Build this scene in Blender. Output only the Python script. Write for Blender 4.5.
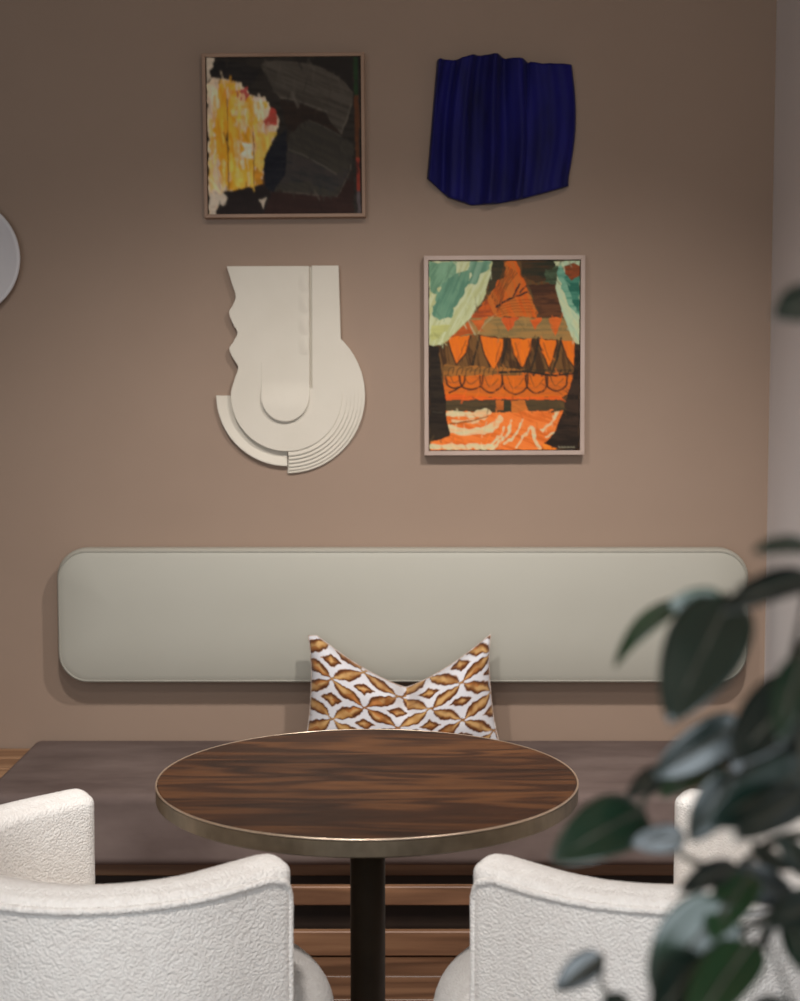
import bpy, bmesh, math, random
import numpy as np
from mathutils import Vector, Matrix, noise

# ------------------------------------------------------------------ clear
for o in list(bpy.data.objects):
    bpy.data.objects.remove(o, do_unlink=True)
S = bpy.context.scene
COL = S.collection
random.seed(7)
R = math.radians

# ------------------------------------------------------------------ camera
FPX, CX, CY = 1500.0, 400.0, 500.5
CAMZ, PITCH = 1.44, R(4.3)
cam_d = bpy.data.cameras.new('camera')
cam = bpy.data.objects.new('camera', cam_d)
COL.objects.link(cam)
cam.location = (0, 0, CAMZ)
cam.rotation_euler = (R(90) - PITCH, 0, 0)
cam_d.sensor_width = 36
cam_d.lens = FPX / 1001 * 36
cam_d.clip_start = 0.05
cam_d.dof.use_dof = True
cam_d.dof.focus_distance = 3.1
cam_d.dof.aperture_fstop = 5.0
S.camera = cam

# ------------------------------------------------------------------ view + world + lights
S.view_settings.view_transform = 'Standard'
S.view_settings.look = 'None'
S.view_settings.gamma = 1.0
S.view_settings.use_curve_mapping = False
S.view_settings.exposure = 0.02

W = bpy.data.worlds.new('world')
S.world = W
W.use_nodes = True
W.node_tree.nodes['Background'].inputs[0].default_value = (0.95, 0.96, 1.0, 1)
W.node_tree.nodes['Background'].inputs[1].default_value = 0.25


def spot(loc, target, energy, col=(1.0, 0.9, 0.78), size=90, blend=1.0, rad=0.05):
    d = bpy.data.lights.new('ceiling_or_added_spot', 'SPOT')
    d.energy = energy
    d.color = col
    d.spot_size = R(size)
    d.spot_blend = blend
    d.shadow_soft_size = rad
    o = bpy.data.objects.new('ceiling_or_added_spot', d)
    COL.objects.link(o)
    o.location = loc
    o.rotation_euler = (Vector(target) - Vector(loc)).to_track_quat('-Z', 'Y').to_euler()
    return o


spot((0.60, 2.35, 2.68), (0.20, 3.85, 0.15), 145, (1.0, 0.96, 0.93), 87)
spot((-0.50, 2.25, 2.68), (-0.40, 3.85, 0.15), 100, (1.0, 0.96, 0.93), 87)
spot((0.15, 1.9, 2.68), (0.0, 4.2, 2.1), 12, (1.0, 0.74, 0.48), 90)          # warm spot added only to tint the upper wall
spot((-0.25, 0.75, 2.68), (-0.03, 2.25, 0.6), 136, (1.0, 0.95, 0.91), 66, 1.0, 0.08)  # added front spot, there to brighten the chair rims and seats
# high window behind the photographer
wl = bpy.data.lights.new('window_daylight', 'AREA')
wl.shape = 'RECTANGLE'
wl.size, wl.size_y = 4.2, 1.9
wl.energy = 70
wl.color = (0.82, 0.92, 1.0)
wo = bpy.data.objects.new('window_daylight', wl)
COL.objects.link(wo)
wo.location = (-0.3, -1.55, 1.75)
wo.rotation_euler = (Vector((0.2, 3.0, 0.9)) - wo.location).to_track_quat('-Z', 'Y').to_euler()


# ------------------------------------------------------------------ helpers
def at(px, py, D):
    """photo pixel + world depth (distance along +Y) -> world point"""
    a = (px - CX) / FPX
    b = (CY - py) / FPX
    y = math.cos(PITCH) + b * math.sin(PITCH)
    z = -math.sin(PITCH) + b * math.cos(PITCH)
    k = D / y
    return Vector((a * k, D, CAMZ + z * k))


def tag(o, label=None, cat=None, group=None, kind=None):
    if label: o['label'] = label
    if cat: o['category'] = cat
    if group: o['group'] = group
    if kind: o['kind'] = kind
    return o


def empty(name, loc=(0, 0, 0), rz=0.0):
    o = bpy.data.objects.new(name, None)
    COL.objects.link(o)
    o.location = loc
    o.rotation_euler = (0, 0, rz)
    o.empty_display_size = 0.05
    return o


def mesh_obj(name, verts, faces, mat, parent=None, smooth=True, loc=None):
    me = bpy.data.meshes.new(name)
    me.from_pydata([tuple(v) for v in verts], [], faces)
    me.update()
    return link_mesh(name, me, mat, parent, smooth, loc)


def link_mesh(name, me, mat, parent=None, smooth=True, loc=None):
    if mat and not me.materials:
        me.materials.append(mat)
    if smooth:
        me.polygons.foreach_set('use_smooth', [True] * len(me.polygons))
    o = bpy.data.objects.new(name, me)
    COL.objects.link(o)
    if parent:
        o.parent = parent
    if loc is not None:
        o.location = loc
    return o


def bm_obj(name, bm, mat, parent=None, smooth=False, loc=None):
    bmesh.ops.recalc_face_normals(bm, faces=bm.faces)
    me = bpy.data.meshes.new(name)
    bm.to_mesh(me)
    bm.free()
    return link_mesh(name, me, mat, parent, smooth, loc)


def box(name, lo, hi, mat, parent=None, bevel=0.0, seg=2, smooth=False):
    """box in its parent's frame; mesh is centred, the object carries the place"""
    lo, hi = Vector(lo), Vector(hi)
    c, d = (lo + hi) / 2, hi - lo
    bm = bmesh.new()
    bmesh.ops.create_cube(bm, size=1)
    for v in bm.verts:
        v.co = Vector((v.co.x * d.x, v.co.y * d.y, v.co.z * d.z))
    if bevel > 0:
        bmesh.ops.bevel(bm, geom=bm.edges[:], offset=bevel, segments=seg, affect='EDGES', profile=0.5)
    return bm_obj(name, bm, mat, parent, smooth, c)


def lathe(profile, n=64):
    """profile list of (r,z) -> verts, faces; r==0 ends become poles"""
    V, F = [], []
    rings = []
    for r, z in profile:
        if r < 1e-7:
            rings.append([len(V)])
            V.append((0, 0, z))
        else:
            rings.append(list(range(len(V), len(V) + n)))
            for i in range(n):
                a = 2 * math.pi * i / n
                V.append((r * math.cos(a), r * math.sin(a), z))
    for A, B in zip(rings, rings[1:]):
        for i in range(n):
            j = (i + 1) % n
            if len(A) == 1 and len(B) == 1: continue
            if len(A) == 1: F.append((A[0], B[i], B[j]))
            elif len(B) == 1: F.append((A[i], A[j], B[0]))
            else: F.append((A[i], A[j], B[j], B[i]))
    return V, F


def tube(pts, rad, n=8, closed=False, caps=True):
    """swept tube; rad is a number or list"""
    pts = [Vector(p) for p in pts]
    m = len(pts)
    rr = rad if isinstance(rad, (list, tuple)) else [rad] * m
    V, F = [], []
    up = Vector((0.13, 0.21, 1)).normalized()
    prev = None
    for i in range(m):
        if closed:
            t = (pts[(i + 1) % m] - pts[i - 1]).normalized()
        else:
            t = (pts[min(i + 1, m - 1)] - pts[max(i - 1, 0)]).normalized()
        if prev is None:
            x = t.cross(up)
            if x.length < 1e-4: x = t.cross(Vector((1, 0, 0)))
        else:
            x = prev - t * prev.dot(t)
        x.normalize()
        prev = x
        y = t.cross(x)
        for k in range(n):
            a = 2 * math.pi * k / n
            V.append(pts[i] + (x * math.cos(a) + y * math.sin(a)) * rr[i])
    for i in range(m if closed else m - 1):
        A, B = i * n, ((i + 1) % m) * n
        for k in range(n):
            l = (k + 1) % n
            F.append((A + k, A + l, B + l, B + k))
    if caps and not closed:
        F.append(tuple(range(n - 1, -1, -1)))
        F.append(tuple((m - 1) * n + k for k in range(n)))
    return V, F


def catmull(pts, sub=6):
    P = [Vector(p) for p in pts]
    out = []
    for i in range(len(P) - 1):
        p0, p1, p2, p3 = P[max(i - 1, 0)], P[i], P[i + 1], P[min(i + 2, len(P) - 1)]
        for s in range(sub):
            t = s / sub
            out.append(0.5 * ((2 * p1) + (p2 - p0) * t + (2 * p0 - 5 * p1 + 4 * p2 - p3) * t * t
                              + (3 * p1 - p0 - 3 * p2 + p3) * t ** 3))
    out.append(P[-1])
    return out


def prism(name, poly, y0, y1, mat, parent=None, smooth=False, bevel=0.0):
    """poly = (x,z) outline in wall plane, extruded from y0 (wall) to y1 (towards the room)"""
    bm = bmesh.new()
    vs = [bm.verts.new((x, y1, z)) for x, z in poly]
    f = bm.faces.new(vs)
    r = bmesh.ops.extrude_face_region(bm, geom=[f])
    for v in r['geom']:
        if isinstance(v, bmesh.types.BMVert): v.co.y = y0
    if bevel:
        ed = [e for e in bm.edges if all(abs(v.co.y - y1) < 1e-6 for v in e.verts)]
        bmesh.ops.bevel(bm, geom=ed, offset=bevel, segments=2, affect='EDGES', profile=0.5)
    return bm_obj(name, bm, mat, parent, smooth)


# ------------------------------------------------------------------ materials
def srgb(r, g, b):
    def f(c):
        c /= 255.0
        return c / 12.92 if c <= 0.04045 else ((c + 0.055) / 1.055) ** 2.4
    return (f(r), f(g), f(b), 1)


def new_mat(name, col=(0.5, 0.5, 0.5, 1), rough=0.6, metal=0.0, spec=0.5):
    m = bpy.data.materials.new(name)
    m.use_nodes = True
    b = m.node_tree.nodes['Principled BSDF']
    b.inputs['Base Color'].default_value = col
    b.inputs['Roughness'].default_value = rough
    b.inputs['Metallic'].default_value = metal
    b.inputs['Specular IOR Level'].default_value = spec
    return m, m.node_tree, b


def coords(nt, scale=(1, 1, 1), kind='Object'):
    tc = nt.nodes.new('ShaderNodeTexCoord')
    mp = nt.nodes.new('ShaderNodeMapping')
    mp.inputs['Scale'].default_value = scale
    nt.links.new(tc.outputs[kind], mp.inputs[0])
    return mp.outputs[0]


def noise_node(nt, vec, scale, detail=4, rough=0.55, dist=0.0):
    n = nt.nodes.new('ShaderNodeTexNoise')
    n.inputs['Scale'].default_value = scale
    n.inputs['Detail'].default_value = detail
    n.inputs['Roughness'].default_value = rough
    n.inputs['Distortion'].default_value = dist
    nt.links.new(vec, n.inputs['Vector'])
    return n.outputs['Fac']


def ramp(nt, fac, stops):
    r = nt.nodes.new('ShaderNodeValToRGB')
    while len(r.color_ramp.elements) < len(stops):
        r.color_ramp.elements.new(0.5)
    for e, (p, c) in zip(r.color_ramp.elements, stops):
        e.position = p
        e.color = c
    nt.links.new(fac, r.inputs[0])
    return r.outputs[0]


def bump(nt, b, h, strength=0.3, dist=0.01):
    n = nt.nodes.new('ShaderNodeBump')
    n.inputs['Strength'].default_value = strength
    n.inputs['Distance'].default_value = dist
    nt.links.new(h, n.inputs['Height'])
    nt.links.new(n.outputs[0], b.inputs['Normal'])


def simple_noise_mat(name, c0, c1, scale, rough, bscale=None, bstr=0.2, bdist=0.002, spec=0.5, stretch=(1, 1, 1), metal=0):
    m, nt, b = new_mat(name, c0, rough, metal, spec)
    v = coords(nt, stretch)
    nt.links.new(ramp(nt, noise_node(nt, v, scale), [(0.3, c0), (0.7, c1)]), b.inputs['Base Color'])
    if bscale:
        bump(nt, b, noise_node(nt, v, bscale, 3), bstr, bdist)
    return m


def wood_mat(name, dark, mid, light, rough=0.4, freq=1.0, spec=0.5, axis=0, rnd=True):
    """grain runs along the given object axis"""
    m, nt, b = new_mat(name, mid, rough, 0, spec)
    sc = [14 * freq] * 3
    sc[axis] = (0.9 if rnd else 2.6) * freq
    tc = nt.nodes.new('ShaderNodeTexCoord')
    mp = nt.nodes.new('ShaderNodeMapping')
    mp.inputs['Scale'].default_value = sc
    if rnd:
        oi = nt.nodes.new('ShaderNodeObjectInfo')
        mul = nt.nodes.new('ShaderNodeVectorMath')
        mul.operation = 'SCALE'
        cmb = nt.nodes.new('ShaderNodeCombineXYZ')
        for k in range(3): nt.links.new(oi.outputs['Random'], cmb.inputs[k])
        nt.links.new(cmb.outputs[0], mul.inputs[0])
        mul.inputs['Scale'].default_value = 37.0
        add = nt.nodes.new('ShaderNodeVectorMath')
        nt.links.new(tc.outputs['Object'], add.inputs[0])
        nt.links.new(mul.outputs[0], add.inputs[1])
        nt.links.new(add.outputs[0], mp.inputs[0])
    else:
        nt.links.new(tc.outputs['Object'], mp.inputs[0])
    v = mp.outputs[0]
    big = noise_node(nt, v, 0.55, 2, 0.5, 0.4)
    w = nt.nodes.new('ShaderNodeMath'); w.operation = 'MULTIPLY'
    nt.links.new(big, w.inputs[0]); w.inputs[1].default_value = 34.0
    s = nt.nodes.new('ShaderNodeMath'); s.operation = 'SINE'
    nt.links.new(w.outputs[0], s.inputs[0])
    rings = nt.nodes.new('ShaderNodeMapRange')
    rings.inputs['From Min'].default_value = -1
    nt.links.new(s.outputs[0], rings.inputs['Value'])
    fine = noise_node(nt, v, 3.2, 6, 0.7, 0.3)
    broad = noise_node(nt, v, 0.35, 3, 0.6)
    mx = nt.nodes.new('ShaderNodeMix'); mx.data_type = 'FLOAT'
    mx.inputs[0].default_value = 0.62
    nt.links.new(rings.outputs[0], mx.inputs[2]); nt.links.new(fine, mx.inputs[3])
    mx2 = nt.nodes.new('ShaderNodeMix'); mx2.data_type = 'FLOAT'
    mx2.inputs[0].default_value = 0.45
    nt.links.new(mx.outputs[0], mx2.inputs[2]); nt.links.new(broad, mx2.inputs[3])
    nt.links.new(ramp(nt, mx2.outputs[0], [(0.3, dark), (0.5, mid), (0.72, light)]), b.inputs['Base Color'])
    bump(nt, b, mx.outputs[0], 0.12, 0.0008)
    return m


def attr_mat(name, rough=0.6, bscale=None, bstr=0.3, bdist=0.001, spec=0.4, stretch=(1, 1, 1), sheen=0.0):
    m, nt, b = new_mat(name, rough=rough, spec=spec)
    a = nt.nodes.new('ShaderNodeAttribute')
    a.attribute_name = 'paint'
    nt.links.new(a.outputs['Color'], b.inputs['Base Color'])
    b.inputs['Sheen Weight'].default_value = sheen
    if bscale:
        bump(nt, b, noise_node(nt, coords(nt, stretch), bscale, 4), bstr, bdist)
    return m


M = {}
M['wall'] = simple_noise_mat('brown_wall_paint', (0.33, 0.233, 0.172, 1), (0.345, 0.245, 0.182, 1), 3.0, 0.75, 160, 0.12, 0.001, 0.25)
M['wall_white'] = simple_noise_mat('off_white_wall_paint', (0.76, 0.73, 0.73, 1), (0.79, 0.76, 0.76, 1), 2.0, 0.7, 120, 0.1, 0.001, 0.3)
M['ceiling'] = simple_noise_mat('ceiling_paint', (0.36, 0.25, 0.17, 1), (0.38, 0.265, 0.18, 1), 2.0, 0.85, 90, 0.1, 0.001, 0.2)
M['joint'] = simple_noise_mat('dark_floor_joint', (0.02, 0.013, 0.01, 1), (0.03, 0.02, 0.014, 1), 4, 0.9, 50)
M['floor_wood'] = wood_mat('floor_plank_wood', (0.05, 0.024, 0.012, 1), (0.13, 0.062, 0.032, 1), (0.24, 0.125, 0.066, 1), 0.42, 1.0)
M['ledge_wood'] = wood_mat('ledge_plank_wood', (0.16, 0.075, 0.035, 1), (0.33, 0.175, 0.088, 1), (0.46, 0.27, 0.15, 1), 0.45, 1.0)
M['base_wood'] = wood_mat('bench_slat_wood', (0.12, 0.055, 0.028, 1), (0.27, 0.135, 0.07, 1), (0.42, 0.235, 0.125, 1), 0.45, 1.0)
M['dark_wood'] = simple_noise_mat('dark_stained_panel', (0.03, 0.017, 0.011, 1), (0.05, 0.028, 0.018, 1), 8, 0.6, 60, 0.1)
M['table_wood'] = wood_mat('table_veneer_wood', (0.012, 0.0045, 0.0024, 1), (0.040, 0.0145, 0.0062, 1), (0.115, 0.045, 0.015, 1), 0.5, 1.35, 0.3, 0, False)
M['bronze'] = simple_noise_mat('dark_bronze_metal', (0.13, 0.1, 0.066, 1), (0.24, 0.185, 0.125, 1), 14, 0.42, 90, 0.05, 0.001, 0.5, (1, 1, 1), 0.75)
M['brass'] = simple_noise_mat('pale_brass_trim', (0.66, 0.5, 0.36, 1), (0.76, 0.6, 0.45, 1), 30, 0.3, None, metal=0.8)
M['column'] = simple_noise_mat('blackened_column_metal', (0.035, 0.024, 0.016, 1), (0.06, 0.042, 0.027, 1), 10, 0.4, 70, 0.05, 0.001, 0.5, (1, 1, 1), 0.5)
M['suede'] = simple_noise_mat('taupe_suede', (0.12, 0.086, 0.076, 1), (0.20, 0.15, 0.133, 1), 5.0, 0.9, 420, 0.25, 0.001, 0.1, (0.7, 1.6, 1.6))
M['greige'] = simple_noise_mat('greige_leatherette', (0.425, 0.405, 0.340, 1), (0.44, 0.42, 0.355, 1), 4, 0.55, 380, 0.06, 0.0006, 0.3)
M['greige_pipe'] = simple_noise_mat('greige_piping', (0.32, 0.30, 0.25, 1), (0.35, 0.33, 0.27, 1), 40, 0.5)
M['frame_brown'] = simple_noise_mat('walnut_frame_wood', (0.29, 0.17, 0.105, 1), (0.36, 0.22, 0.14, 1), 6, 0.5, 60, 0.1, 0.0005, 0.4, (1, 1, 1))
M['frame_pink'] = simple_noise_mat('pale_frame_wood', (0.42, 0.31, 0.25, 1), (0.5, 0.375, 0.31, 1), 6, 0.5, 60, 0.1, 0.0005, 0.4, (1, 1, 1))
M['black'] = simple_noise_mat('black_backing', (0.012, 0.009, 0.008, 1), (0.018, 0.014, 0.012, 1), 20, 0.8)
M['paint_dark'] = attr_mat('dark_abstract_oil_paint', 0.6, 90, 0.35, 0.0012, 0.15, (1, 1, 0.35))
M['paint_orange'] = attr_mat('orange_abstract_oil_paint', 0.6, 80, 0.3, 0.001, 0.15)
M['plaster'] = simple_noise_mat('cream_relief_paint', (0.66, 0.60, 0.50, 1), (0.70, 0.64, 0.54, 1), 6, 0.7, 240, 0.12, 0.0008, 0.25)
M['ceramic'] = simple_noise_mat('white_disc_glaze', (0.62, 0.58, 0.58, 1), (0.66, 0.62, 0.61, 1), 5, 0.55, 140, 0.05)
M['ikat'] = attr_mat('ikat_cushion_fabric', 0.9, 600, 0.35, 0.0008, 0.1, (1, 1, 1), 0.1)
M['cord'] = simple_noise_mat('cushion_edge_cord', (0.62, 0.55, 0.5, 1), (0.3, 0.17, 0.1, 1), 60, 0.9, 300, 0.2)

m, nt, b = new_mat('ultramarine_cloth', (0.006, 0.006, 0.15, 1), 0.7, 0, 0.25)
v = coords(nt, (1, 1, 0.25))
nt.links.new(ramp(nt, noise_node(nt, v, 16, 4), [(0.3, (0.002, 0.002, 0.04, 1)), (0.7, (0.006, 0.005, 0.13, 1))]), b.inputs['Base Color'])
b.inputs['Sheen Weight'].default_value = 0.05
bump(nt, b, noise_node(nt, v, 60, 3), 0.3, 0.002)
M['blue'] = m

# boucle: small curled loops
m, nt, b = new_mat('white_boucle', (0.8, 0.78, 0.75, 1), 0.95, 0, 0.1)
v = coords(nt)
vo = nt.nodes.new('ShaderNodeTexVoronoi')
vo.inputs['Scale'].default_value = 260
nz = noise_node(nt, v, 60, 3)
mixv = nt.nodes.new('ShaderNodeMix'); mixv.data_type = 'VECTOR'
nzc = nt.nodes.new('ShaderNodeTexNoise'); nzc.inputs['Scale'].default_value = 90
nt.links.new(v, nzc.inputs['Vector'])
mixv.inputs[0].default_value = 0.004
nt.links.new(v, mixv.inputs[4]); nt.links.new(nzc.outputs['Color'], mixv.inputs[5])
nt.links.new(mixv.outputs[1], vo.inputs['Vector'])
inv = nt.nodes.new('ShaderNodeMath'); inv.operation = 'SUBTRACT'; inv.inputs[0].default_value = 1.0
nt.links.new(vo.outputs['Distance'], inv.inputs[1])
nt.links.new(ramp(nt, nz, [(0.3, (0.80, 0.75, 0.70, 1)), (0.7, (0.87, 0.83, 0.78, 1))]), b.inputs['Base Color'])
b.inputs['Sheen Weight'].default_value = 0.2
bump(nt, b, inv.outputs[0], 0.75, 0.0025)
M['boucle'] = m

# waxy leaves, a little different from leaf to leaf
m, nt, b = new_mat('waxy_leaf', (0.02, 0.05, 0.03, 1), 0.3, 0, 1.0)
oi = nt.nodes.new('ShaderNodeObjectInfo')
lc = ramp(nt, oi.outputs['Random'], [(0.0, (0.006, 0.014, 0.012, 1)), (0.6, (0.010, 0.028, 0.019, 1)), (1.0, (0.024, 0.075, 0.024, 1))])
ln = noise_node(nt, coords(nt), 25, 3)
mx = nt.nodes.new('ShaderNodeMix'); mx.data_type = 'RGBA'; mx.blend_type = 'MULTIPLY'
mx.inputs[0].default_value = 0.6
nt.links.new(lc, mx.inputs[6])
nt.links.new(ramp(nt, ln, [(0.3, (0.6, 0.6, 0.6, 1)), (0.7, (1, 1, 1, 1))]), mx.inputs[7])
nt.links.new(mx.outputs[2], b.inputs['Base Color'])
b.inputs['Coat Weight'].default_value = 0.8
b.inputs['Coat Roughness'].default_value = 0.22
M['leaf'] = m
M['stem'] = simple_noise_mat('brown_green_stem', (0.05, 0.045, 0.03, 1), (0.12, 0.11, 0.08, 1), 30, 0.7, 120, 0.2)
M['pot'] = simple_noise_mat('grey_stone_pot', (0.2, 0.19, 0.18, 1), (0.28, 0.27, 0.26, 1), 12, 0.8, 60, 0.3)
M['soil'] = simple_noise_mat('potting_soil', (0.02, 0.014, 0.01, 1), (0.05, 0.035, 0.025, 1), 40, 0.95, 60, 0.6, 0.01)

# ------------------------------------------------------------------ setting
DW = 4.29                       # distance of the back wall
XR = at(768, 480, DW).x         # right-hand return wall
CEIL = 2.75
tag(box('wall_back', (-3.5, DW, -0.02), (XR + 0.15, DW + 0.15, CEIL), M['wall']), 'warm brown painted wall behind the bench and artworks', kind='structure')
tag(box('wall_right', (XR, 1.3, -0.02), (XR + 0.15, DW, CEIL), M['wall_white']), 'off-white return wall meeting the brown wall', kind='structure')
tag(box('wall_left', (-3.65, -1.6, -0.02), (-3.5, DW + 0.15, CEIL), M['wall']), 'brown side wall', kind='structure')
tag(box('ceiling', (-3.65, -1.6, CEIL), (3.4, DW + 0.15, CEIL + 0.12), M['ceiling']), 'plain matt ceiling', kind='structure')

fl = box('floor', (-3.65, -1.6, -0.06), (3.4, DW + 0.15, -0.014), M['joint'])
tag(fl, 'dark brown plank floor', kind='structure')
PW, PL = 0.14, 1.75
bm = bmesh.new()
bmesh.ops.create_cube(bm, size=1)
for vtx in bm.verts:
    vtx.co = Vector((vtx.co.x * (PL - 0.004), vtx.co.y * (PW - 0.004), vtx.co.z * 0.018))
bmesh.ops.bevel(bm, geom=[e for e in bm.edges if all(q.co.z > 0 for q in e.verts)], offset=0.002, segments=1, affect='EDGES')
bmesh.ops.recalc_face_normals(bm, faces=bm.faces)
pm = bpy.data.meshes.new('plank')
bm.to_mesh(pm); bm.free()
pm.materials.append(M['floor_wood'])
row = 0
y = -1.6 + PW / 2
while y + PW / 2 < DW - 0.001:
    off = (row * 0.61) % PL
    x = -3.45 - off
    while x < 3.3:
        c = x + PL / 2
        if c - PL / 2 > -3.62 and c + PL / 2 < 3.4:
            o = bpy.data.objects.new('plank', pm)
            COL.objects.link(o)
            o.parent = fl
            o.location = Vector((c, y, -0.009)) - fl.location
        x += PL
    row += 1
    y += PW


# ------------------------------------------------------------------ backrest panel on the wall
def rrect(hw, hh, r, seg=10):
    r = min(r, hw, hh)
    P = []
    for cx, cz, a0 in ((hw - r, hh - r, 0), (-hw + r, hh - r, 90), (-hw + r, -hh + r, 180), (hw - r, -hh + r, 270)):
        for k in range(seg + 1):
            a = R(a0 + 90 * k / seg)
            P.append((cx + r * math.cos(a), cz + r * math.sin(a)))
    return P


def loops_mesh(loops, cap0=True, cap1=True):
    n = len(loops[0])
    V = [p for L in loops for p in L]
    F = []
    for i in range(len(loops) - 1):
        for k in range(n):
            l = (k + 1) % n
            F.append((i * n + k, i * n + l, (i + 1) * n + l, (i + 1) * n + k))
    if cap0: F.append(tuple(range(n - 1, -1, -1)))
    if cap1: F.append(tuple((len(loops) - 1) * n + k for k in range(n)))
    return V, F


TH = 0.085
pa, pb = at(55.5, 548.5, DW - 0.07), at(747.5, 683.5, DW - 0.07)
bc = Vector(((pa.x + pb.x) / 2, DW, (pa.z + pb.z) / 2))
hw, hh = (pb.x - pa.x) / 2, (pa.z - pb.z) / 2
root = empty('long_bolster', bc - Vector((0, 0.002, 0)))
tag(root, 'long greige padded bolster with rounded corners fixed to the brown wall above the bench', 'bolster')
L = []
rc = 0.085
prof = [(0.0, 0.012), (-0.01, 0.003), (-0.025, 0.0), (-0.055, 0.0), (-0.066, 0.003), (-0.071, 0.007), (-0.0745, 0.013)]
for yy, ins in prof:
    L.append([(x, yy, z) for x, z in rrect(hw - ins, hh - ins, rc - ins * 0.6)])
for k in range(1, 15):
    t = k / 14
    ins = 0.013 + (hh - 0.018) * t
    yy = -0.0745 - 0.018 * (1 - (1 - t) ** 2.6)
    L.append([(x, yy, z) for x, z in rrect(hw - ins, hh - ins, max(rc - ins * 0.6, 0.004))])
V, F = loops_mesh(L)
F = [tuple(reversed(f)) for f in F]
mesh_obj('padding', V, F, M['greige'], root)
V, F = tube([(x, -0.0725, z) for x, z in rrect(hw - 0.0085, hh - 0.0085, rc - 0.005)], 0.0028, 8, closed=True)
mesh_obj('piping', V, F, M['greige_pipe'], root)

# ------------------------------------------------------------------ bench
SEATZ = 0.423
BX0 = at(36, 743, DW).x
BX1 = XR - 0.004
BF = DW - 0.60
root = empty('bench', ((BX0 + BX1) / 2, BF + 0.3, 0))
tag(root, 'long taupe upholstered bench on a slatted wooden base beneath the greige bolster', 'bench')
hx = (BX1 - BX0) / 2
bm = bmesh.new()
bmesh.ops.create_cube(bm, size=1)
for vtx in bm.verts:
    vtx.co = Vector((vtx.co.x * 2 * hx, vtx.co.y * 0.597, vtx.co.z * 0.185))
bmesh.ops.subdivide_edges(bm, edges=bm.edges[:], cuts=6, use_grid_fill=True)
bm.normal_update()
sharp = [e for e in bm.edges if len(e.link_faces) == 2 and e.calc_face_angle() > 1.0]
bmesh.ops.bevel(bm, geom=sharp, offset=0.022, segments=4, affect='EDGES', profile=0.5)
o = bm_obj('seat_cushion', bm, M['suede'], root, True, (0, 0, SEATZ - 0.0925))
box('base_panel', (-hx + 0.02, -0.19, 0.0), (hx - 0.02, -0.175, 0.24), M['dark_wood'], root)
slat_z = [(0.190, 0.238, -0.222), (0.135, 0.184, -0.288), (0.004, 0.068, -0.288)]
for z0, z1, yf in slat_z:
    box('slat', (-hx + 0.01, yf, z0), (hx - 0.01, yf + 0.022, z1), M['base_wood'], root, 0.003, 1)
for x in (-hx + 0.12, -0.35, 0.35, hx - 0.12):
    box('foot', (x - 0.03, -0.175, 0.0), (x + 0.03, 0.24, 0.238), M['dark_wood'], root)

# wooden ledge to the left of the bench
root = empty('plank_ledge', (BX0 - 0.78, BF + 0.3, 0))
tag(root, 'low wooden plank ledge against the brown wall next to the bench end', 'ledge')
for k in range(5):
    y0 = -0.30 + k * 0.119
    box('plank', (-0.77, y0, 0.37), (0.77, y0 + 0.115, 0.398), M['ledge_wood'], root, 0.003, 1)
box('support', (-0.75, -0.28, 0.0), (-0.72, 0.28, 0.37), M['dark_wood'], root)
box('support', (0.72, -0.28, 0.0), (0.75, 0.28, 0.37), M['dark_wood'], root)
box('front_board', (-0.72, -0.27, 0.2), (0.72, -0.25, 0.37), M['base_wood'], root, 0.003, 1)

# ------------------------------------------------------------------ table
TX, TY, TZ, TR = -0.0572, 2.60, 0.757, 0.369
root = empty('round_table', (TX, TY, 0))
tag(root, 'round dark wood pedestal table with a bronze edge band between the white chairs', 'table')
V, F = lathe([(0, TZ - 0.006), (TR - 0.004, TZ - 0.006), (TR - 0.003, TZ - 0.001), (TR - 0.0045, TZ), (0, TZ)], 128)
mesh_obj('tabletop', V, F, M['table_wood'], root, False)
V, F = lathe([(0, TZ - 0.031), (TR - 0.004, TZ - 0.031), (TR, TZ - 0.028), (TR, TZ - 0.004), (TR - 0.004, TZ - 0.0065), (0, TZ - 0.0065)], 128)
mesh_obj('edge_band', V, F, M['bronze'], root, False)
V, F = tube([(TR * math.cos(a) * 0.9975, TR * math.sin(a) * 0.9975, TZ - 0.0015) for a in [2 * math.pi * k / 160 for k in range(160)]], 0.0018, 6, closed=True)
mesh_obj('rim_trim', V, F, M['brass'], root)
V, F = lathe([(0, TZ - 0.045), (0.13, TZ - 0.045), (0.13, TZ - 0.031), (0, TZ - 0.031)], 48)
mesh_obj('mounting_plate', V, F, M['column'], root, False)
V, F = lathe([(0, 0.012), (0.031, 0.012), (0.031, TZ - 0.045), (0, TZ - 0.045)], 40)
mesh_obj('column', V, F, M['column'], root)
V, F = lathe([(0, 0), (0.205, 0), (0.21, 0.004), (0.208, 0.012), (0.06, 0.02), (0.04, 0.03), (0, 0.03)], 64)
mesh_obj('base_plate', V, F, M['column'], root)


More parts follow.
